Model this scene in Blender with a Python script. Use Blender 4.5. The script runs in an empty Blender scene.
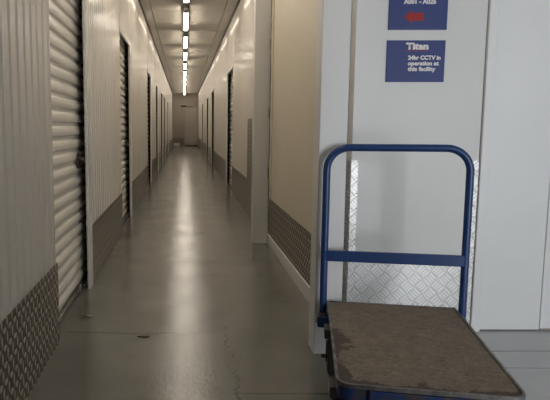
import bpy, bmesh, math, random
from mathutils import Vector, Matrix
random.seed(4)
S = bpy.context.scene
C = S.collection
PI = math.pi
H_CEIL = 2.82
XL, XR = -0.635, 0.78
Y_END = 32.5

# ------------------------------------------------------------------ helpers
def link(name, bm, mat, parent=None, smooth=False, recalc=True):
    if recalc:
        bmesh.ops.recalc_face_normals(bm, faces=bm.faces[:])
    me = bpy.data.meshes.new(name)
    bm.to_mesh(me); bm.free()
    for m in (mat if isinstance(mat, (list, tuple)) else [mat]):
        me.materials.append(m)
    if smooth:
        for p in me.polygons: p.use_smooth = True
        try: me.set_sharp_from_angle(angle=math.radians(40))
        except Exception: pass
    o = bpy.data.objects.new(name, me)
    C.objects.link(o)
    if parent is not None: o.parent = parent
    return o

def empty(name, loc=(0, 0, 0), rz=0.0):
    o = bpy.data.objects.new(name, None)
    o.empty_display_size = 0.1
    o.location = loc; o.rotation_euler = (0, 0, rz)
    C.objects.link(o)
    return o

def tag(o, label, cat, group=None):
    o['label'] = label; o['category'] = cat
    if group: o['group'] = group
    return o

def struct(o):
    o['kind'] = 'structure'; return o

def box(bm, x0, x1, y0, y1, z0, z1, bev=0.0, mi=0):
    vs = [bm.verts.new((x, y, z)) for x in (x0, x1) for y in (y0, y1) for z in (z0, z1)]
    idx = [(0, 1, 3, 2), (4, 6, 7, 5), (0, 4, 5, 1), (2, 3, 7, 6), (0, 2, 6, 4), (1, 5, 7, 3)]
    fs = [bm.faces.new([vs[i] for i in f]) for f in idx]
    for f in fs: f.material_index = mi
    if bev > 0:
        es = list({e for f in fs for e in f.edges})
        bmesh.ops.bevel(bm, geom=es, offset=bev, segments=2, profile=0.5, affect='EDGES')
    return fs

def cyl(bm, p0, p1, r, n=20, r2=None, caps=True):
    p0, p1 = Vector(p0), Vector(p1)
    ax = (p1 - p0).normalized()
    q = ax.to_track_quat('Z', 'Y')
    r2 = r if r2 is None else r2
    a = [bm.verts.new(p0 + q @ Vector((r * math.cos(2 * PI * k / n), r * math.sin(2 * PI * k / n), 0))) for k in range(n)]
    b = [bm.verts.new(p1 + q @ Vector((r2 * math.cos(2 * PI * k / n), r2 * math.sin(2 * PI * k / n), 0))) for k in range(n)]
    for k in range(n):
        bm.faces.new((a[k], a[(k + 1) % n], b[(k + 1) % n], b[k]))
    if caps:
        bm.faces.new(a[::-1]); bm.faces.new(b)

def tube(bm, pts, r, n=14):
    pts = [Vector(p) for p in pts]
    rings = []
    prev = None
    for i, p in enumerate(pts):
        t = (pts[min(i + 1, len(pts) - 1)] - pts[max(i - 1, 0)]).normalized()
        if prev is None:
            u = t.orthogonal().normalized()
        else:
            u = (prev - t * prev.dot(t)).normalized()
        prev = u
        v = t.cross(u)
        rings.append([bm.verts.new(p + r * (math.cos(2 * PI * k / n) * u + math.sin(2 * PI * k / n) * v)) for k in range(n)])
    for a, b in zip(rings, rings[1:]):
        for k in range(n):
            bm.faces.new((a[k], a[(k + 1) % n], b[(k + 1) % n], b[k]))
    bm.faces.new(rings[0][::-1]); bm.faces.new(rings[-1])

def prism(bm, outline, z0, z1):
    a = [bm.verts.new((x, y, z0)) for x, y in outline]
    b = [bm.verts.new((x, y, z1)) for x, y in outline]
    n = len(a)
    for k in range(n):
        bm.faces.new((a[k], a[(k + 1) % n], b[(k + 1) % n], b[k]))
    bm.faces.new(a[::-1]); bm.faces.new(b)

def round_rect(x0, x1, y0, y1, radii, n=8):
    """radii: lower left, lower right, upper right, upper left"""
    out = []
    cs = [(x0, y0, 1, 1, PI), (x1, y0, -1, 1, 1.5 * PI), (x1, y1, -1, -1, 0), (x0, y1, 1, -1, 0.5 * PI)]
    for (cx, cy, sx, sy, a0), r in zip(cs, radii):
        for k in range(n + 1):
            a = a0 + 0.5 * PI * k / n
            out.append((cx + sx * r + r * math.cos(a), cy + sy * r + r * math.sin(a)))
    return out

# ------------------------------------------------------------------ materials
def new_mat(name):
    m = bpy.data.materials.new(name); m.use_nodes = True
    nt = m.node_tree
    b = nt.nodes['Principled BSDF']
    return m, nt, b

def N(nt, typ, **kw):
    n = nt.nodes.new(typ)
    for k, v in kw.items():
        setattr(n, k, v)
    return n

def math_node(nt, op, a, b=None, clamp=False):
    n = nt.nodes.new('ShaderNodeMath'); n.operation = op; n.use_clamp = clamp
    for i, v in enumerate((a, b)):
        if v is None: continue
        if isinstance(v, (int, float)): n.inputs[i].default_value = v
        else: nt.links.new(v, n.inputs[i])
    return n.outputs[0]

def noise(nt, vec, scale, detail=3.0, rough=0.55):
    n = nt.nodes.new('ShaderNodeTexNoise')
    n.inputs['Scale'].default_value = scale; n.inputs['Detail'].default_value = detail
    n.inputs['Roughness'].default_value = rough
    nt.links.new(vec, n.inputs['Vector'])
    return n.outputs['Fac']

def mapping(nt, vec, scale=(1, 1, 1), rot=(0, 0, 0)):
    n = nt.nodes.new('ShaderNodeMapping')
    n.inputs['Scale'].default_value = scale; n.inputs['Rotation'].default_value = rot
    nt.links.new(vec, n.inputs['Vector'])
    return n.outputs[0]

def ramp(nt, fac, stops):
    n = nt.nodes.new('ShaderNodeValToRGB')
    el = n.color_ramp.elements
    while len(el) < len(stops): el.new(0.5)
    for e, (p, c) in zip(el, stops):
        e.position = p
        e.color = (c, c, c, 1) if isinstance(c, (int, float)) else (*c, 1)
    nt.links.new(fac, n.inputs['Fac'])
    return n.outputs['Color']

def mix(nt, fac, a, b):
    n = nt.nodes.new('ShaderNodeMix'); n.data_type = 'RGBA'
    if isinstance(fac, (int, float)): n.inputs[0].default_value = fac
    else: nt.links.new(fac, n.inputs[0])
    for i, v in ((6, a), (7, b)):
        if isinstance(v, tuple): n.inputs[i].default_value = (*v, 1)
        else: nt.links.new(v, n.inputs[i])
    return n.outputs[2]

def bump(nt, bsdf, height, strength=0.3, dist=0.01):
    n = nt.nodes.new('ShaderNodeBump')
    n.inputs['Strength'].default_value = strength; n.inputs['Distance'].default_value = dist
    nt.links.new(height, n.inputs['Height']); nt.links.new(n.outputs[0], bsdf.inputs['Normal'])

def objcoord(nt):
    return nt.nodes.new('ShaderNodeTexCoord').outputs['Object']

def paint(name, col, rough=0.4, var=0.06, scale=3.0, metal=0.0, spec=0.5, bump_s=0.0, stretch=(1, 1, 1)):
    m, nt, b = new_mat(name)
    v = mapping(nt, objcoord(nt), stretch)
    f = noise(nt, v, scale, 4)
    lo = tuple(max(0, c * (1 - var)) for c in col); hi = tuple(min(1, c * (1 + var)) for c in col)
    nt.links.new(ramp(nt, f, [(0.3, lo), (0.7, hi)]), b.inputs['Base Color'])
    b.inputs['Roughness'].default_value = rough
    b.inputs['Metallic'].default_value = metal
    b.inputs['Specular IOR Level'].default_value = spec
    if bump_s > 0:
        bump(nt, b, noise(nt, objcoord(nt), 90, 2), bump_s, 0.002)
    return m

M = {}
M['cladding'] = paint('white_steel_cladding', (0.68, 0.645, 0.59), 0.15, 0.05, 2.5, spec=0.5, stretch=(1, 6, 0.6))
M['curtain'] = paint('white_roller_curtain', (0.80, 0.77, 0.71), 0.38, 0.05, 4)
M['trim'] = paint('white_trim', (0.70, 0.69, 0.67), 0.4, 0.04, 4)
M['black'] = paint('black_gap', (0.012, 0.011, 0.01), 0.6, 0.1, 4)
M['cream'] = paint('cream_wall', (0.66, 0.60, 0.49), 0.45, 0.03, 1.5)
M['white_wall'] = paint('white_partition', (0.66, 0.66, 0.65), 0.42, 0.025, 1.5)
M['white_door'] = paint('white_door_panel', (0.74, 0.75, 0.75), 0.36, 0.03, 2.0)
M['ceiling'] = paint('ceiling_panel', (0.52, 0.485, 0.43), 0.5, 0.03, 1.0)
M['end_wall'] = paint('end_wall_paint', (0.34, 0.30, 0.26), 0.5, 0.06, 1.5)
M['end_door'] = paint('end_door_paint', (0.40, 0.36, 0.32), 0.45, 0.04, 1.5)
M['housing'] = paint('grey_light_housing', (0.22, 0.22, 0.21), 0.45, 0.04, 6)
M['sign_blue'] = paint('sign_blue', (0.030, 0.050, 0.19), 0.45, 0.04, 8, spec=0.25)
M['sign_white'] = paint('sign_white_print', (0.72, 0.70, 0.70), 0.4, 0.02, 10)
M['sign_red'] = paint('sign_red_print', (0.36, 0.028, 0.028), 0.5, 0.04, 10, spec=0.2)
M['steel_dark'] = paint('dark_steel', (0.07, 0.063, 0.056), 0.45, 0.2, 20, metal=0.6)
M['rubber'] = paint('black_rubber', (0.018, 0.017, 0.016), 0.7, 0.2, 20)
M['zinc'] = paint('zinc_steel', (0.32, 0.30, 0.27), 0.42, 0.2, 18, metal=0.85)
M['paper'] = paint('dull_paper', (0.36, 0.31, 0.25), 0.8, 0.15, 30)
M['leaf'] = paint('dark_scrap', (0.05, 0.04, 0.03), 0.8, 0.2, 30)
M['sheet'] = paint('pale_sheet', (0.7, 0.66, 0.58), 0.7, 0.05, 10)

# emitting tube
m, nt, b = new_mat('lamp_diffuser')
b.inputs['Base Color'].default_value = (0.8, 0.8, 0.78, 1)
b.inputs['Emission Color'].default_value = (1.0, 0.89, 0.75, 1)
b.inputs['Emission Strength'].default_value = 24.0
M['lamp'] = m

# blue powder coat with worn spots
m, nt, b = new_mat('blue_powder_coat')
f = noise(nt, objcoord(nt), 26, 5, 0.65)
mask = ramp(nt, f, [(0.66, 0.0), (0.72, 1.0)])
f2 = noise(nt, objcoord(nt), 6, 3)
base = mix(nt, f2, (0.008, 0.034, 0.125), (0.011, 0.046, 0.165))
nt.links.new(mix(nt, mask, base, (0.035, 0.03, 0.028)), b.inputs['Base Color'])
b.inputs['Roughness'].default_value = 0.36
M['blue'] = m

m, nt, b = new_mat('blue_steel_worn')
f = noise(nt, objcoord(nt), 17, 6, 0.7)
mask = ramp(nt, f, [(0.46, 0.0), (0.58, 1.0)])
nt.links.new(mix(nt, mask, (0.010, 0.032, 0.13), (0.05, 0.042, 0.036)), b.inputs['Base Color'])
b.inputs['Roughness'].default_value = 0.5
M['blue_worn'] = m

# worn steel edging of the trolley deck
m, nt, b = new_mat('worn_edge_steel')
f = noise(nt, objcoord(nt), 14, 5, 0.65)
nt.links.new(ramp(nt, f, [(0.35, (0.05, 0.045, 0.045)), (0.6, (0.20, 0.185, 0.175)), (0.8, (0.30, 0.28, 0.26))]), b.inputs['Base Color'])
b.inputs['Metallic'].default_value = 0.45; b.inputs['Roughness'].default_value = 0.45
M['edge'] = m

# aluminium five-bar tread plate; plane axes chosen by 'axes'
def tread(name, axes, cell, base=(0.50, 0.48, 0.45), rough=0.36, dark=0.45, nbars=3, metal=0.85):
    m, nt, b = new_mat(name)
    sep = nt.nodes.new('ShaderNodeSeparateXYZ')
    nt.links.new(objcoord(nt), sep.inputs[0])
    u, v = sep.outputs[axes[0]], sep.outputs[axes[1]]
    k = 1 / (cell * math.sqrt(2))
    a = math_node(nt, 'MULTIPLY', math_node(nt, 'ADD', u, v), k)
    c = math_node(nt, 'MULTIPLY', math_node(nt, 'SUBTRACT', u, v), k)
    par = math_node(nt, 'FLOORED_MODULO', math_node(nt, 'ADD', math_node(nt, 'FLOOR', a), math_node(nt, 'FLOOR', c)), 2.0)
    fa = math_node(nt, 'FRACT', a); fc = math_node(nt, 'FRACT', c)
    def bars(t, s):
        w = math_node(nt, 'ABSOLUTE', math_node(nt, 'SINE', math_node(nt, 'MULTIPLY', t, PI * nbars)))
        w = math_node(nt, 'MULTIPLY', math_node(nt, 'SUBTRACT', w, 0.45), 3.0, True)
        e = math_node(nt, 'MULTIPLY', math_node(nt, 'SUBTRACT', 0.44, math_node(nt, 'ABSOLUTE', math_node(nt, 'SUBTRACT', s, 0.5))), 9.0, True)
        return math_node(nt, 'MULTIPLY', w, e)
    if nbars:
        h1, h2 = bars(fa, fc), bars(fc, fa)
    else:                                     # single lens-shaped studs, upright and lying by turns
        du = math_node(nt, 'MULTIPLY', math_node(nt, 'SUBTRACT', math_node(nt, 'ADD', fa, fc), 1.0), 0.5)
        dv = math_node(nt, 'MULTIPLY', math_node(nt, 'SUBTRACT', fa, fc), 0.5)
        def lens(p, q):
            p = math_node(nt, 'POWER', math_node(nt, 'DIVIDE', math_node(nt, 'ABSOLUTE', p), 0.21), 2.0)
            q = math_node(nt, 'POWER', math_node(nt, 'DIVIDE', math_node(nt, 'ABSOLUTE', q), 0.38), 2.0)
            return math_node(nt, 'MULTIPLY', math_node(nt, 'SUBTRACT', 1.0, math_node(nt, 'ADD', p, q)), 1.4, True)
        h1, h2 = lens(du, dv), lens(dv, du)
    inv = math_node(nt, 'SUBTRACT', 1.0, par)
    h = math_node(nt, 'ADD', math_node(nt, 'MULTIPLY', h1, par), math_node(nt, 'MULTIPLY', h2, inv))
    lo = tuple(x * dark for x in base)
    nt.links.new(mix(nt, h, lo, base), b.inputs['Base Color'])
    b.inputs['Metallic'].default_value = metal; b.inputs['Roughness'].default_value = rough
    bump(nt, b, h, 1.0, 0.008)
    return m
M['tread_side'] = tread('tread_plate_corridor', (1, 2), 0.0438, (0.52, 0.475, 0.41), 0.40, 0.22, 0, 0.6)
M['tread_front'] = tread('tread_plate_bright', (0, 2), 0.057, (0.60, 0.60, 0.59), 0.40, 0.80, 4, 0.85)

# painted concrete floor
def floor_mat(name, c0, c1, stain):
    m, nt, b = new_mat(name)
    oc = objcoord(nt)
    sep = nt.nodes.new('ShaderNodeSeparateXYZ'); nt.links.new(oc, sep.inputs[0])
    X, Y = sep.outputs[0], sep.outputs[1]
    n1 = noise(nt, oc, 1.3, 5, 0.6); n2 = noise(nt, oc, 9, 5, 0.65)
    base = mix(nt, ramp(nt, n1, [(0.35, 0.0), (0.65, 1.0)]), c0, c1)
    base = mix(nt, ramp(nt, n2, [(0.60, 0.0), (0.78, 0.45)]), base, stain)
    def line(coord, pos, wob, width, wscale=2.2, seed_vec=(1, 1, 1)):
        w = math_node(nt, 'MULTIPLY', math_node(nt, 'SUBTRACT', noise(nt, mapping(nt, oc, seed_vec), wscale, 4, 0.6), 0.5), wob)
        d = math_node(nt, 'ABSOLUTE', math_node(nt, 'SUBTRACT', math_node(nt, 'ADD', coord, w), pos))
        return math_node(nt, 'MULTIPLY', math_node(nt, 'SUBTRACT', 1.0, math_node(nt, 'DIVIDE', d, width)), 1.0, True)
    def rng(coord, a, c):
        return math_node(nt, 'MULTIPLY', math_node(nt, 'GREATER_THAN', coord, a), math_node(nt, 'LESS_THAN', coord, c))
    def mul(*t):
        r = t[0]
        for q in t[1:]: r = math_node(nt, 'MULTIPLY', r, q)
        return r
    lines = mul(line(Y, 3.05, 0.10, 0.012), rng(X, -0.62, 0.20), 0.6)
    for t in (mul(line(Y, 2.325, 0.02, 0.009), rng(X, 0.20, 1.0)),
              mul(line(X, 0.225, 0.16, 0.010, 6.0, (0.2, 1, 1)), rng(Y, 2.2, 3.15), 0.8),
              mul(line(Y, 2.79, 0.012, 0.008), rng(X, 1.0, 4.0)),
              mul(line(Y, 2.585, 0.02, 0.006), rng(X, 1.0, 4.0), 0.5),
              mul(line(Y, 6.4, 0.06, 0.02), rng(X, -0.6, 0.7), 0.5)):
        lines = math_node(nt, 'MAXIMUM', lines, t)
    base = mix(nt, lines, base, (0.035, 0.032, 0.03))
    nt.links.new(base, b.inputs['Base Color'])
    rg = ramp(nt, noise(nt, oc, 2.6, 4, 0.6), [(0.3, 0.13), (0.7, 0.24)])
    nt.links.new(rg, b.inputs['Roughness'])
    b.inputs['Specular IOR Level'].default_value = 0.6
    hh = math_node(nt, 'ADD', math_node(nt, 'MULTIPLY', noise(nt, oc, 52, 3, 0.6), 1.0), math_node(nt, 'MULTIPLY', noise(nt, oc, 110, 2, 0.5), 0.4))
    hh = math_node(nt, 'SUBTRACT', hh, math_node(nt, 'MULTIPLY', lines, 0.15))
    bump(nt, b, hh, 0.21, 0.006)
    return m
M['floor'] = floor_mat('painted_concrete_floor', (0.128, 0.129, 0.116), (0.172, 0.170, 0.153), (0.09, 0.082, 0.072))
M['floor_lobby_lit'] = floor_mat('lobby_floor_daylight_tone', (0.40, 0.415, 0.435), (0.45, 0.465, 0.485), (0.33, 0.335, 0.345))  # same floor, colour lightened to stand in for stronger daylight here

# trolley deck mat: trodden brown sheet with the dark board showing where it has peeled at the edges
DW, DL, DZ = 0.562, 0.928, 0.27
m, nt, b = new_mat('trodden_deck_mat')
oc = objcoord(nt)
sep = nt.nodes.new('ShaderNodeSeparateXYZ'); nt.links.new(oc, sep.inputs[0])
X, Y = sep.outputs[0], sep.outputs[1]
n1 = noise(nt, oc, 24, 8, 0.78); n2 = noise(nt, mapping(nt, oc, (1, 1.6, 1)), 60, 4, 0.7)
base = mix(nt, ramp(nt, n1, [(0.35, 0.0), (0.68, 1.0)]), (0.135, 0.110, 0.083), (0.24, 0.20, 0.155))
base = mix(nt, ramp(nt, n2, [(0.32, 0.9), (0.45, 0.0)]), base, (0.055, 0.042, 0.032))
base = mix(nt, ramp(nt, n2, [(0.60, 0.0), (0.72, 0.7)]), base, (0.30, 0.25, 0.19))
dl = math_node(nt, 'ADD', X, DW / 2)
df = math_node(nt, 'MULTIPLY', math_node(nt, 'ADD', Y, DL / 2), 1.0)
nz = noise(nt, oc, 9, 6, 0.65)
pl = math_node(nt, 'SUBTRACT', math_node(nt, 'MULTIPLY', math_node(nt, 'SUBTRACT', nz, 0.36), 0.30), dl)
pf = math_node(nt, 'SUBTRACT', math_node(nt, 'MULTIPLY', math_node(nt, 'SUBTRACT', nz, 0.30), 0.26), df)
far = math_node(nt, 'MULTIPLY', math_node(nt, 'LESS_THAN', Y, 0.08), 1.0)
pl = math_node(nt, 'MULTIPLY', math_node(nt, 'MULTIPLY', pl, 160.0, True), far)
pf = math_node(nt, 'MULTIPLY', pf, 160.0, True)
peel = math_node(nt, 'MAXIMUM', pl, pf)
base = mix(nt, peel, base, (0.075, 0.058, 0.047))
nt.links.new(base, b.inputs['Base Color'])
b.inputs['Roughness'].default_value = 0.7
b.inputs['Specular IOR Level'].default_value = 0.25
bump(nt, b, math_node(nt, 'SUBTRACT', n1, math_node(nt, 'MULTIPLY', peel, 0.4)), 0.5, 0.006)
M['deck_mat'] = m

# ------------------------------------------------------------------ room shell
def slab(name, x0, x1, y0, y1, z0, z1, mat, parent=None, bev=0.0, st=True):
    bm = bmesh.new(); box(bm, x0, x1, y0, y1, z0, z1, bev)
    o = link(name, bm, mat, parent)
    if st and parent is None: struct(o)
    return o

X_EAST, Y_BACK = 3.9, -3.2
slab('floor', -0.9, 1.2, Y_BACK - 0.1, Y_END + 0.1, -0.12, 0.0, M['floor'])
slab('floor.001', 1.2, X_EAST + 0.1, Y_BACK - 0.1, 3.4, -0.12, 0.0, M['floor_lobby_lit'])  # separate slab carrying the daylight-brightened floor colour
slab('wall_left.001', XL - 0.22, XL - 0.103, Y_BACK, Y_END, 0.0, H_CEIL, M['cream'])
slab('wall_right.003', XR + 0.103, XR + 0.22, 6.79, Y_END, 0.0, H_CEIL, M['cream'])

# ceiling: panels with fine joints between them (joints are real grooves in one mesh)
bm = bmesh.new()
g = 0.004
xs = [(-0.72, -0.49), (-0.49, 0.61), (0.61, 0.92)]
y = -3.22
while y < Y_END + 0.1:
    y1 = min(y + 0.97, Y_END + 0.1)
    for a, c in xs:
        box(bm, a + g, c - g, y + g, y1 - g, H_CEIL, H_CEIL + 0.03)
    y += 0.97
y = -3.22
while y < 3.3:
    for a, c in ((0.92, 1.9), (1.9, 2.9), (2.9, X_EAST + 0.1)):
        box(bm, a + g, c - g, y + g, min(y + 0.97, 3.4) - g, H_CEIL, H_CEIL + 0.03)
    y += 0.97
box(bm, -0.75, X_EAST + 0.1, Y_BACK - 0.1, 3.4, H_CEIL + 0.03, H_CEIL + 0.1)
box(bm, -0.75, 0.92, 3.4, Y_END + 0.1, H_CEIL + 0.03, H_CEIL + 0.1)
struct(link('ceiling', bm, M['ceiling']))

for nm, xa, xb, ya, yb in (('left', XL + 0.006, XL + 0.028, Y_BACK, Y_END), ('right', XR - 0.028, XR - 0.006, 6.8, Y_END)):
    bm = bmesh.new(); box(bm, xa, xb, ya + 0.01, yb - 0.01, H_CEIL - 0.03, H_CEIL - 0.0005)
    struct(link('trim_%s' % nm, bm, M['steel_dark']))

# doors along the corridor: (near edge, far edge, top)
DOOR_TOP = 1.99
L_DOORS = [(2.905, 3.90), (6.02, 7.06), (10.52, 11.50), (13.70, 14.60), (16.66, 17.70), (19.15, 20.25), (23.2, 24.2)]
R_DOORS = [(9.62, 10.86), (15.70, 17.00), (19.45, 20.80), (25.0, 26.1)]

def ribbed_wall(name, x, face, y0, y1, openings, mat):
    """face = +1: front looks to +x. Vertical ribs every 105 mm, real openings for the doors."""
    P = 0.105
    prof = []
    n = int((y1 - y0) / P) + 1
    for k in range(n):
        b0 = y0 + k * P
        for dy, d in ((0.0, 0.0), (0.066, 0.0), (0.076, 0.006), (0.095, 0.006)):
            yy = b0 + dy
            if yy < y1: prof.append((yy, d))
    prof.append((y1, 0.0))
    for a, c in openings:
        prof = [p for p in prof if abs(p[0] - a) > 0.004 and abs(p[0] - c) > 0.004]
        prof += [(a, 0.0), (c, 0.0)]
    prof.sort()
    bm = bmesh.new()
    cols = []
    for yy, d in prof:
        cols.append([bm.verts.new((x + face * d, yy, z)) for z in (0.0, DOOR_TOP, H_CEIL)])
    for i in range(len(prof) - 1):
        mid = 0.5 * (prof[i][0] + prof[i + 1][0])
        inside = any(a < mid < c for a, c in openings)
        for j in ((1,) if inside else (0, 1)):
            q = (cols[i][j], cols[i + 1][j], cols[i + 1][j + 1], cols[i][j + 1])
            bm.faces.new(q if face < 0 else q[::-1])
    o = link(name, bm, mat, recalc=False)
    # make sure the sheet faces the corridor, then give it thickness away from it
    me = o.data
    s = sum(p.normal.x * p.area for p in me.polygons)
    if s * face < 0: me.flip_normals()
    md = o.modifiers.new('thickness', 'SOLIDIFY'); md.thickness = 0.008; md.offset = -1.0
    return struct(o)

ribbed_wall('wall_left', XL, 1, Y_BACK, Y_END, L_DOORS, M['cladding'])
ribbed_wall('wall_right', XR, -1, 6.80, Y_END, R_DOORS, M['cladding'])

# roller shutter doors
def roller_door(idx, x, face, y0, y1, lock):
    root = struct(empty('door_%d' % idx, (x, 0.5 * (y0 + y1), 0)))
    w = y1 - y0
    a, c = -w / 2, w / 2
    GX = 0.31
    # curtain: a corrugated sheet with real depth
    bm = bmesh.new()
    x_c = -face * 0.064
    rows = []
    z = 0.035
    pitch, amp = 0.081, 0.009
    while z < DOOR_TOP + 0.03:
        for t, d in ((0.0, -1), (0.12, -1), (0.22, 0.55), (0.36, 0.9), (0.52, 1), (0.70, 0.7), (0.80, 0.3), (0.92, -0.85)):
            rows.append((z + t * pitch, d * amp))
        z += pitch
    ya, yc = (a - 0.03, c + GX)
    prev = None
    for zz, d in rows:
        r = [bm.verts.new((x_c + face * d, q, zz)) for q in (ya, yc)] + [bm.verts.new((x_c + face * d - face * 0.004, q, zz)) for q in (yc, ya)]
        if prev:
            for k in range(4):
                bm.faces.new((prev[k], prev[(k + 1) % 4], r[(k + 1) % 4], r[k]))
        else:
            bm.faces.new(r)
        prev = r
    bm.faces.new(prev[::-1])
    link('curtain', bm, M['curtain'], root)
    bm = bmesh.new(); box(bm, x_c - 0.014, x_c + 0.018, ya, yc, 0.004, 0.034, 0.004)
    link('bottom_rail', bm, M['zinc'], root)
    # black guide channels the curtain runs in
    for q0, q1 in ((c + GX + 0.002, c + GX + 0.06), (a - 0.075, a - 0.033)):
        bm = bmesh.new()
        xa, xb = sorted((-face * 0.0095, -face * 0.082))
        box(bm, xa, xb, q0, q1, 0.0, DOOR_TOP + 0.04)
        link('guide_channel', bm, M['black'], root)
    bm = bmesh.new()
    xa, xb = sorted((-face * 0.086, -face * 0.10))
    box(bm, xa, xb, a - 0.08, c + GX + 0.07, 0.0, DOOR_TOP + 0.06)
    link('backing', bm, M['black'], root)
    # flat white frame standing a little proud of the ribs
    bm = bmesh.new()
    xa, xb = sorted((face * 0.0005, face * 0.014))
    box(bm, xa, xb, c, c + 0.115, 0.0, DOOR_TOP + 0.05, 0.002)
    box(bm, xa, xb, a, c, DOOR_TOP, DOOR_TOP + 0.05, 0.002)
    link('frame', bm, M['trim'], root)
    if lock:
        # round lock plate with a hasp and a bottom bolt
        bm = bmesh.new()
        xs = x_c + face * 0.013
        cyl(bm, (xs, c - 0.025, 0.865), (xs + face * 0.012, c - 0.025, 0.865), 0.044, 20)
        cyl(bm, (xs + face * 0.012, c - 0.025, 0.865), (xs + face * 0.034, c - 0.025, 0.865), 0.018, 16)
        box(bm, min(xs, xs + face * 0.012), max(xs, xs + face * 0.012), c - 0.05, c + 0.14, 0.808, 0.828, 0.002)
        o = link('lock', bm, M['steel_dark'], root, True)
        bm = bmesh.new(); cyl(bm, (xs + face * 0.0345, c - 0.025, 0.865), (xs + face * 0.040, c - 0.025, 0.865), 0.013, 14); link('lock_cylinder', bm, M['zinc'], o, True)
        o['label'] = 'dark round lock with hasp'
        bm = bmesh.new()
        box(bm, min(xs, xs + face * 0.016), max(xs, xs + face * 0.016), c - 0.20, c - 0.08, 0.022, 0.05, 0.003)
        cyl(bm, (xs + face * 0.02, c - 0.14, 0.022), (xs + face * 0.02, c - 0.14, 0.075), 0.008, 10)
        cyl(bm, (xs + face * 0.02, c + 0.02, 0.02), (xs + face * 0.02, c + 0.16, 0.02), 0.011, 10)
        link('floor_bolt', bm, M['zinc'], root, True)
    return root
di = 1
for k, (a, c) in enumerate(L_DOORS):
    roller_door(di, XL, 1, a, c, k < 2); di += 1
for k, (a, c) in enumerate(R_DOORS):
    # mirrored side: black guide also lies at the far edge
    roller_door(di, XR, -1, a, c, k < 1); di += 1

# tread-plate kick strips between the doors
ti = 1
def kick(x, face, y0, y1, h, mat=None):
    global ti
    xa, xb = sorted((x + face * 0.0072, x + face * 0.0112))
    slab('trim_%d' % ti, xa, xb, y0, y1, 0.004, h, mat or M['tread_side'], bev=0.0)
    ti += 1
edges = [Y_BACK + 0.01] + [q for a, c in L_DOORS for q in (a - 0.001, c + 0.118)] + [Y_END - 0.01]
for a, c in zip(edges[::2], edges[1::2]): kick(XL, 1, a, c, 0.41)
edges = [7.31] + [q for a, c in R_DOORS for q in (a - 0.001, c + 0.118)] + [Y_END - 0.01]
for a, c in zip(edges[::2], edges[1::2]): kick(XR, -1, a, c, 0.45)
# tall corner guard at the near end of the right-hand cladding
bm = bmesh.new()
box(bm, XR - 0.0125, XR - 0.0072, 6.79, 7.31, 0.004, 1.165)
box(bm, XR - 0.0125, XR + 0.085, 6.785, 6.79, 0.004, 1.165)
struct(link('trim_%d' % ti, bm, M['tread_side'])); ti += 1

# end wall with a door
slab('wall_end', XL - 0.1, XR + 0.1, Y_END, Y_END + 0.1, 0, H_CEIL, M['end_wall'])
slab('trim_%d' % ti, XL + 0.02, 0.0, Y_END - 0.012, Y_END - 0.001, 0.004, 0.44, M['tread_side']); ti += 1
root = struct(empty('door_%d' % di, (0.39, Y_END, 0))); di += 1
bm = bmesh.new(); box(bm, -0.35, 0.35, -0.045, -0.003, 0.06, 2.05, 0.004); link('leaf', bm, M['end_door'], root)
bm = bmesh.new(); box(bm, -0.35, 0.35, -0.03, -0.003, 0.0, 0.055); link('threshold_gap', bm, M['black'], root)
bm = bmesh.new(); box(bm, -0.385, -0.353, -0.05, -0.001, 0, 2.09); box(bm, 0.353, 0.382, -0.05, -0.001, 0, 2.09); box(bm, -0.385, 0.382, -0.05, -0.001, 2.056, 2.1); link('frame', bm, M['end_wall'], root)
bm = bmesh.new(); cyl(bm, (-0.32, -0.046, 1.0), (-0.32, -0.09, 1.0), 0.016, 12); box(bm, -0.335, -0.18, -0.10, -0.08, 0.985, 1.015, 0.004); link('handle', bm, M['zinc'], root, True)
bm = bmesh.new(); box(bm, -0.56, -0.27, -0.11, -0.05, 2.10, 2.17, 0.008); box(bm, -0.30, 0.05, -0.09, -0.075, 2.105, 2.125); link('door_closer', bm, M['steel_dark'], root)
bm = bmesh.new(); box(bm, -0.15, 0.15, -0.0045, 0, -0.075, 0.075, 0.001)
o = link('floor_notice', bm, M['sheet']); o.location = (-0.38, Y_END - 0.013, 0.095)
tag(o, 'small pale sheet low on the tread plate of the far end wall', 'notice')

# smooth cream wall between the two white posts, with tread strip and skirting
slab('wall_right.001', XR, XR + 0.07, 3.24, 6.78, 0, H_CEIL, M['cream'])
slab('baseboard_right', XR - 0.014, XR - 0.0005, 3.25, 5.45, 0.0, 0.098, M['trim'], bev=0.003)
slab('trim_%d' % ti, XR - 0.0055, XR - 0.0005, 3.25, 5.45, 0.10, 0.425, M['tread_side']); ti += 1
# narrow dark gap with hinges beside the far post
bm = bmesh.new(); box(bm, XR - 0.008, XR - 0.0008, 5.405, 5.45, 0.43, 1.98); 
gp = struct(link('trim_%d' % ti, bm, M['black'])); ti += 1
bm = bmesh.new(); box(bm, XR - 0.012, XR - 0.0008, 5.33, 5.400, 0.43, H_CEIL - 0.01, 0.003)
struct(link('trim_%d' % ti, bm, M['cream'])); ti += 1
for z in (0.62, 1.15, 1.75):
    bm = bmesh.new(); cyl(bm, (XR - 0.016, 5.403, z), (XR - 0.016, 5.403, z + 0.09), 0.009, 10)
    link('hinge', bm, M['zinc'], gp, True)

# white posts
slab('trim_%d' % ti, 0.632, 0.772, 5.465, 5.60, 0, H_CEIL, M['white_wall'], bev=0.004); ti += 1
slab('trim_%d' % ti, 0.617, 0.745, 2.75, 2.872, 0, H_CEIL, M['white_wall'], bev=0.004); ti += 1
slab('wall_front', 0.757, 0.857, 3.165, 3.23, 0, H_CEIL, M['white_wall'])

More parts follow.
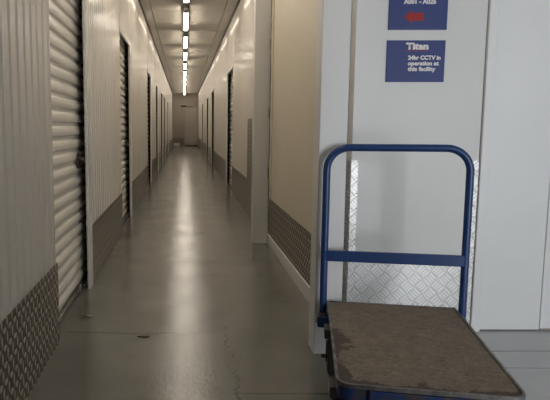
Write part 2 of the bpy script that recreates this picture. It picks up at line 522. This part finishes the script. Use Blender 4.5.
# projecting white panel with the notices, its tread-plate kick plate and corner guards
YW = 3.076
slab('wall_front.001', 0.858, 1.512, YW, YW + 0.13, 0, H_CEIL, M['white_wall'], bev=0.003)
bm = bmesh.new()
box(bm, 0.8538, 0.892, YW - 0.004, YW - 0.0005, 0.004, 0.905); box(bm, 0.8535, 0.8575, YW - 0.004, YW + 0.087, 0.004, 0.905)
struct(link('trim_%d' % ti, bm, M['tread_front'])); ti += 1
bm = bmesh.new()
box(bm, 1.478, 1.511, YW - 0.004, YW - 0.0005, 0.004, 0.905)
cg = struct(link('trim_%d' % ti, bm, M['tread_front'])); ti += 1
slab('trim_%d' % ti, 0.895, 1.474, YW - 0.004, YW - 0.0005, 0.004, 0.362, M['tread_front']); ti += 1
slab('trim_%d' % ti, 1.514, 1.562, YW - 0.016, YW + 0.09, 0.0, H_CEIL, M['white_door'], bev=0.004); ti += 1
# plain door-like white panels to the right, a dark slit under them
for (a, c, zb) in ((1.5635, 1.884, 0.007), (1.887, 2.80, 0.012), (2.803, X_EAST, 0.012)):
    slab('wall_front.002', a, c, YW + 0.002, YW + 0.09, zb, H_CEIL, M['white_door'], bev=0.003)
slab('trim_%d' % ti, 1.5635, X_EAST, YW + 0.02, YW + 0.09, 0.0, 0.0065, M['end_wall']); ti += 1

# lobby behind and beside the camera: wall with an open loading doorway on the right
D0, D1, DH = 2.2, 3.8, 2.2
slab('wall_daylight_block', 1.25, 1.35, Y_BACK, 0.1, 0, H_CEIL, M['white_wall'])  # unseen wall, added to keep the doorway's daylight off the left wall
bm = bmesh.new()
box(bm, XL - 0.1, D0, Y_BACK - 0.1, Y_BACK, 0, H_CEIL)
box(bm, D1, X_EAST + 0.1, Y_BACK - 0.1, Y_BACK, 0, H_CEIL)
box(bm, D0, D1, Y_BACK - 0.1, Y_BACK, DH, H_CEIL)
struct(link('wall_back', bm, M['white_wall']))
slab('wall_right.002', X_EAST, X_EAST + 0.1, Y_BACK - 0.1, YW + 0.1, 0, H_CEIL, M['white_wall'])

# ------------------------------------------------------------------ ceiling lights
LX = 0.03
ordinal = ['first', 'second', 'third', 'fourth', 'fifth', 'sixth', 'seventh', 'eighth', 'ninth', 'tenth', 'eleventh', 'twelfth']
starts = [6.66 + 2.37 * k for k in range(11)]
def make_light():
    t = empty('ceiling_light')
    bm = bmesh.new(); box(bm, -0.042, 0.042, -0.36, 1.96, -0.070, -0.001, 0.006); link('housing', bm, M['housing'], t)
    bm = bmesh.new(); box(bm, -0.033, 0.033, 0.0, 1.62, -0.105, -0.0705, 0.012); link('diffuser', bm, M['lamp'], t, True)
    for a, c in ((-0.03, -0.001), (1.621, 1.65)):
        bm = bmesh.new(); box(bm, -0.037, 0.037, a, c, -0.108, -0.0705, 0.006); link('end_cap', bm, M['housing'], t)
    return t
def dup(root):
    r = root.copy(); C.objects.link(r)
    for ch in list(root.children):
        d = ch.copy(); C.objects.link(d); d.parent = r
    return r
proto = make_light()
for k, ys in enumerate(starts):
    t = proto if k == 0 else dup(proto)
    t.location = (LX, ys, H_CEIL)
    if k == 0: lab = 'nearest lit strip light on the corridor ceiling, cut by the picture top'
    elif k == len(starts) - 1: lab = 'farthest lit strip light, right above the end wall of the corridor'
    else: lab = '%s strip light on the corridor ceiling, counted from the near end' % ordinal[k]
    tag(t, lab, 'ceiling light', 'strip lights down the middle of the ceiling')
# one more of the run, above the camera's top edge
t = dup(proto); t.location = (LX, 6.66 - 2.37, H_CEIL)
tag(t, 'strip light of the same row nearest the lobby, above the top of the picture', 'ceiling light', 'strip lights down the middle of the ceiling')

t = dup(proto); t.location = (LX, 6.66 - 2 * 2.37, H_CEIL)
tag(t, 'last strip light of the row, over the lobby end, outside the picture', 'ceiling light', 'strip lights down the middle of the ceiling')

# small sensor between the first two lights
t = tag(empty('ceiling_sensor', (LX, 8.68, H_CEIL - 0.0705)), 'small grey domed sensor under the ceiling track between the two nearest strip lights', 'sensor')
bm = bmesh.new(); cyl(bm, (0, 0, -0.0005), (0, 0, -0.03), 0.045, 20); link('base', bm, M['housing'], t, True)
bm = bmesh.new(); cyl(bm, (0, 0, -0.0305), (0, 0, -0.065), 0.034, 20, 0.012); link('lens', bm, M['trim'], t, True)

# ------------------------------------------------------------------ notices
def text_mesh(name, body, width, height, mat, parent, x, z, bold=0.0, y=-0.0042):
    """flat lettering, left edge x, baseline z, on a board facing -Y; scaled to width/height of the caps"""
    cu = bpy.data.curves.new(name, 'FONT'); cu.body = body
    cu.size = 1.0; cu.offset = bold; cu.extrude = 0.0; cu.resolution_u = 3
    tmp = bpy.data.objects.new(name, cu); C.objects.link(tmp)
    bpy.context.view_layer.update()
    dg = bpy.context.evaluated_depsgraph_get()
    me = bpy.data.meshes.new_from_object(tmp.evaluated_get(dg))
    C.objects.unlink(tmp); bpy.data.objects.remove(tmp)
    xs = [v.co.x for v in me.vertices]; capH = 0.7
    sx = width / (max(xs) - min(xs)); sz = height / capH; x0 = min(xs)
    for v in me.vertices:
        v.co = Vector((x + (v.co.x - x0) * sx, y, z + v.co.y * sz))
    me.materials.clear(); me.materials.append(mat)
    o = bpy.data.objects.new(name, me); C.objects.link(o); o.parent = parent
    return o
SW, SH = 0.293, 0.205
PXM = 0.00503
def board(loc):
    bm = bmesh.new(); box(bm, 0, SW, -0.004, 0, -SH, 0, 0.0008)
    o = link('wall_sign', bm, M['sign_blue']); o.location = loc
    return o
s1 = board((1.0145, YW - 0.0006, 1.505))
tag(s1, 'lower blue notice about 24hr CCTV on the white panel', 'sign', 'blue notices on the white panel')
P = lambda px, py: (px * PXM, -py * PXM)
x, z = P(19.0, 8.6); text_mesh('heading', 'Titan', 22.5 * PXM, 5.9 * PXM, M['sign_white'], s1, x, z, 0.06)
bm = bmesh.new(); x, z = P(19.5, 10.3); box(bm, x, x + 21 * PXM, -0.0046, -0.004, z, z + 0.003); link('underline', bm, M['sign_red'], s1)
for k, (tx, w) in enumerate((('24hr CCTV in', 32.5), ('operation at', 31.0), ('this facility', 28.0))):
    x, z = P(21.5, 18.8 + 5.5 * k); text_mesh('lettering', tx, w * PXM, 3.9 * PXM, M['sign_white'], s1, x, z, 0.045)
s2 = board((1.0165, YW - 0.0006, 1.556 + SH))
tag(s2, 'upper blue notice with a red arrow pointing left', 'sign', 'blue notices on the white panel')
zb = -SH
x = 14.5 * PXM; z = zb + 25.0 * PXM
text_mesh('lettering', 'A001 - A026', 32.0 * PXM, 4.6 * PXM, M['sign_white'], s2, x, z, 0.045)
bm = bmesh.new()
ax, az = 15.5 * PXM, zb + 12.5 * PXM
pts = [(0, 0), (7.5, 6.5), (7.5, 3.8), (19, 3.8), (19, -3.8), (7.5, -3.8), (7.5, -6.5)]
fr = [bm.verts.new((ax + px * PXM, -0.0047, az + pz * PXM)) for px, pz in pts]
bk = [bm.verts.new((ax + px * PXM, -0.0039, az + pz * PXM)) for px, pz in pts]
bm.faces.new(fr); bm.faces.new(bk[::-1])
for k in range(7): bm.faces.new((fr[k], fr[(k + 1) % 7], bk[(k + 1) % 7], bk[k]))
link('arrow', bm, M['sign_red'], s2)

# ------------------------------------------------------------------ platform trolley
T = tag(empty('platform_trolley', (0.8505, 2.212, 0), math.radians(-11.5)),
        'blue steel platform trolley with hoop handle and worn brown deck', 'trolley')
hw, hl = DW / 2, DL / 2
rad = (0.05, 0.05, 0.012, 0.012)
bm = bmesh.new(); prism(bm, round_rect(-hw + 0.0095, hw - 0.0095, -hl + 0.0095, hl - 0.0095, (0.041, 0.041, 0.006, 0.006)), DZ - 0.0115, DZ - 0.002)
link('deck', bm, M['deck_mat'], T)
# worn metal edging, a ring
bm = bmesh.new()
oa = round_rect(-hw, hw, -hl, hl, rad); ib = round_rect(-hw + 0.009, hw - 0.009, -hl + 0.009, hl - 0.009, (0.041, 0.041, 0.006, 0.006))
def ring(bm, oa, ib, z0, z1):
    n = len(oa)
    v = [[bm.verts.new((x, y, z)) for x, y in o] for o, z in ((oa, z0), (oa, z1), (ib, z1), (ib, z0))]
    for r in range(4):
        p, q = v[r], v[(r + 1) % 4]
        for k in range(n): bm.faces.new((p[k], p[(k + 1) % n], q[(k + 1) % n], q[k]))
ring(bm, oa, ib, DZ - 0.012, DZ + 0.002)
link('edging', bm, M['edge'], T, True)
# blue under-frame
bm = bmesh.new()
ring(bm, round_rect(-hw + 0.006, hw - 0.006, -hl + 0.006, hl - 0.006, (0.044, 0.044, 0.01, 0.01)),
     round_rect(-hw + 0.03, hw - 0.03, -hl + 0.03, hl - 0.03, (0.03, 0.03, 0.01, 0.01)), DZ - 0.058, DZ - 0.0125)
for yy in (-0.25, 0.0, 0.25):
    box(bm, -hw + 0.03, hw - 0.03, yy - 0.02, yy + 0.02, DZ - 0.055, DZ - 0.0125)
link('under_frame', bm, M['blue_worn'], T)
bm = bmesh.new(); box(bm, -0.18, 0.16, -hl - 0.006, -hl + 0.0055, DZ - 0.095, DZ - 0.0135, 0.002)
link('front_channel', bm, M['blue_worn'], T)
# hoop handle
hx, ytop, R = 0.300, hl - 0.035, 0.10
zt, zb = 0.985, 0.212
pts = [(-hx, ytop, zb + 0.001)] + [(-hx, ytop, zb + (zt - R - zb) * k / 8) for k in range(1, 9)]
for k in range(1, 11):
    a = PI - 0.5 * PI * k / 10
    pts.append((-hx + R + R * math.cos(a), ytop, zt - R + R * math.sin(a)))
pts += [(-hx + R + (2 * hx - 2 * R) * k / 6, ytop, zt) for k in range(1, 7)]
for k in range(1, 11):
    a = 0.5 * PI - 0.5 * PI * k / 10
    pts.append((hx - R + R * math.cos(a), ytop, zt - R + R * math.sin(a)))
pts += [(hx, ytop, zt - R - (zt - R - zb) * k / 8) for k in range(1, 9)]
bm = bmesh.new(); tube(bm, pts, 0.0165, 16)
hd = link('handle', bm, M['blue'], T, True)
bm = bmesh.new(); box(bm, -hx + 0.004, hx - 0.004, ytop - 0.018, ytop + 0.004, 0.470, 0.519, 0.004)
link('crossbar', bm, M['blue'], T)
for s in (-1, 1):
    bm = bmesh.new()
    box(bm, min(s * (hx + 0.024), s * (hw - 0.06)), max(s * (hx + 0.024), s * (hw - 0.06)), ytop - 0.032, ytop + 0.03, 0.160, 0.212, 0.006)
    b = link('handle_bracket', bm, M['blue'], T)
    bm = bmesh.new(); cyl(bm, (s * (hx + 0.0235), ytop, 0.185), (s * (hx + 0.032), ytop, 0.185), 0.009, 6); link('bolt', bm, M['zinc'], b)
    bm = bmesh.new(); cyl(bm, (s * hx, ytop, 0.2125), (s * hx, ytop, 0.226), 0.022, 18); link('collar', bm, M['zinc'], b, True)
# casters: two fixed at the front, two swivelling under the handle
for sx in (-1, 1):
    for yy in (-hl + 0.15, hl - 0.20):
        cx = sx * (hw - 0.019)
        bm = bmesh.new()
        box(bm, cx - 0.035, cx + 0.035, yy - 0.045, yy + 0.045, DZ - 0.098, DZ - 0.0585, 0.003)
        for q in (-1, 1):
            xo = cx + q * 0.024
            box(bm, xo - 0.002, xo + 0.002, yy - 0.022, yy + 0.022, 0.06, DZ - 0.095)
        cyl(bm, (cx - 0.045, yy, 0.08), (cx + 0.045, yy, 0.08), 0.008, 12)
        cs = link('caster', bm, M['steel_dark'], T)
        bm = bmesh.new()
        prof = [(0.035, -0.019), (0.066, -0.019), (0.075, -0.014), (0.0795, 0.0), (0.075, 0.014), (0.066, 0.019), (0.035, 0.019)]
        rings = []
        for k in range(32):
            a = 2 * PI * k / 32
            rings.append([bm.verts.new((cx + w, yy + r * math.cos(a), 0.0805 + r * math.sin(a))) for r, w in prof])
        for k in range(32):
            p, q = rings[k], rings[(k + 1) % 32]
            for j in range(len(prof)):
                bm.faces.new((p[j], p[(j + 1) % len(prof)], q[(j + 1) % len(prof)], q[j]))
        link('tyre', bm, M['rubber'], cs, True)
        bm = bmesh.new(); cyl(bm, (cx - 0.018, yy, 0.0805), (cx + 0.018, yy, 0.0805), 0.0345, 20); link('hub', bm, M['steel_dark'], cs, True)

# ------------------------------------------------------------------ scraps on the floor
bm = bmesh.new()
pp = [(-0.035, 0.03), (-0.02, 0.008), (0.0, -0.002), (0.02, -0.012), (0.036, -0.018)]
for (a, b2), r in zip(zip(pp, pp[1:]), (0.004, 0.005, 0.005, 0.004)):
    cyl(bm, (a[0], a[1], 0.006), (b2[0], b2[1], 0.006), r, 8)
o = link('litter_twist', bm, M['paper'], None, True); o.location = (-0.555, 3.315, 0.0)
tag(o, 'thin pale twist of litter on the floor in front of the near left roller door', 'litter')
bm = bmesh.new()
out = [(-0.03, 0.0), (-0.012, 0.012), (0.008, 0.008), (0.03, 0.0), (0.018, -0.012), (-0.006, -0.008)]
prism(bm, out, 0.0008, 0.005)
o = link('litter_scrap', bm, M['leaf']); o.location = (-0.21, 2.985, 0.0)
tag(o, 'small dark scrap lying on the open grey floor left of the bright reflection', 'litter')

# ------------------------------------------------------------------ daylight through the loading doorway
w = bpy.data.worlds.new('sky'); S.world = w; w.use_nodes = True
bg = w.node_tree.nodes['Background']
bg.inputs['Color'].default_value = (0.75, 0.87, 1.0, 1); bg.inputs['Strength'].default_value = 1.0
ld = bpy.data.lights.new('daylight', 'AREA'); ld.shape = 'RECTANGLE'
ld.size, ld.size_y = D1 - D0 - 0.1, DH - 0.1
ld.energy = 125; ld.color = (0.93, 0.96, 1.0)
lo = bpy.data.objects.new('daylight', ld); C.objects.link(lo)
lo.location = (0.5 * (D0 + D1), Y_BACK - 0.12, DH / 2)
lo.rotation_euler = (PI / 2, 0, 0)            # shines towards +Y

# ------------------------------------------------------------------ camera
F = 600.0
cam = bpy.data.cameras.new('camera'); co = bpy.data.objects.new('camera', cam); C.objects.link(co)
cam.sensor_fit = 'HORIZONTAL'; cam.sensor_width = 36.0
cam.lens = F / 550.0 * 36.0
cam.shift_x = (275 - 184) / 550.0
cam.clip_start = 0.05; cam.clip_end = 100
co.location = (0, 0, 1.08)
co.rotation_euler = (PI / 2 - math.atan(74 / F), 0, 0)
S.camera = co
vs = S.view_settings
vs.view_transform = 'Standard'; vs.look = 'None'; vs.gamma = 1.0; vs.use_curve_mapping = False
vs.exposure = 0.0
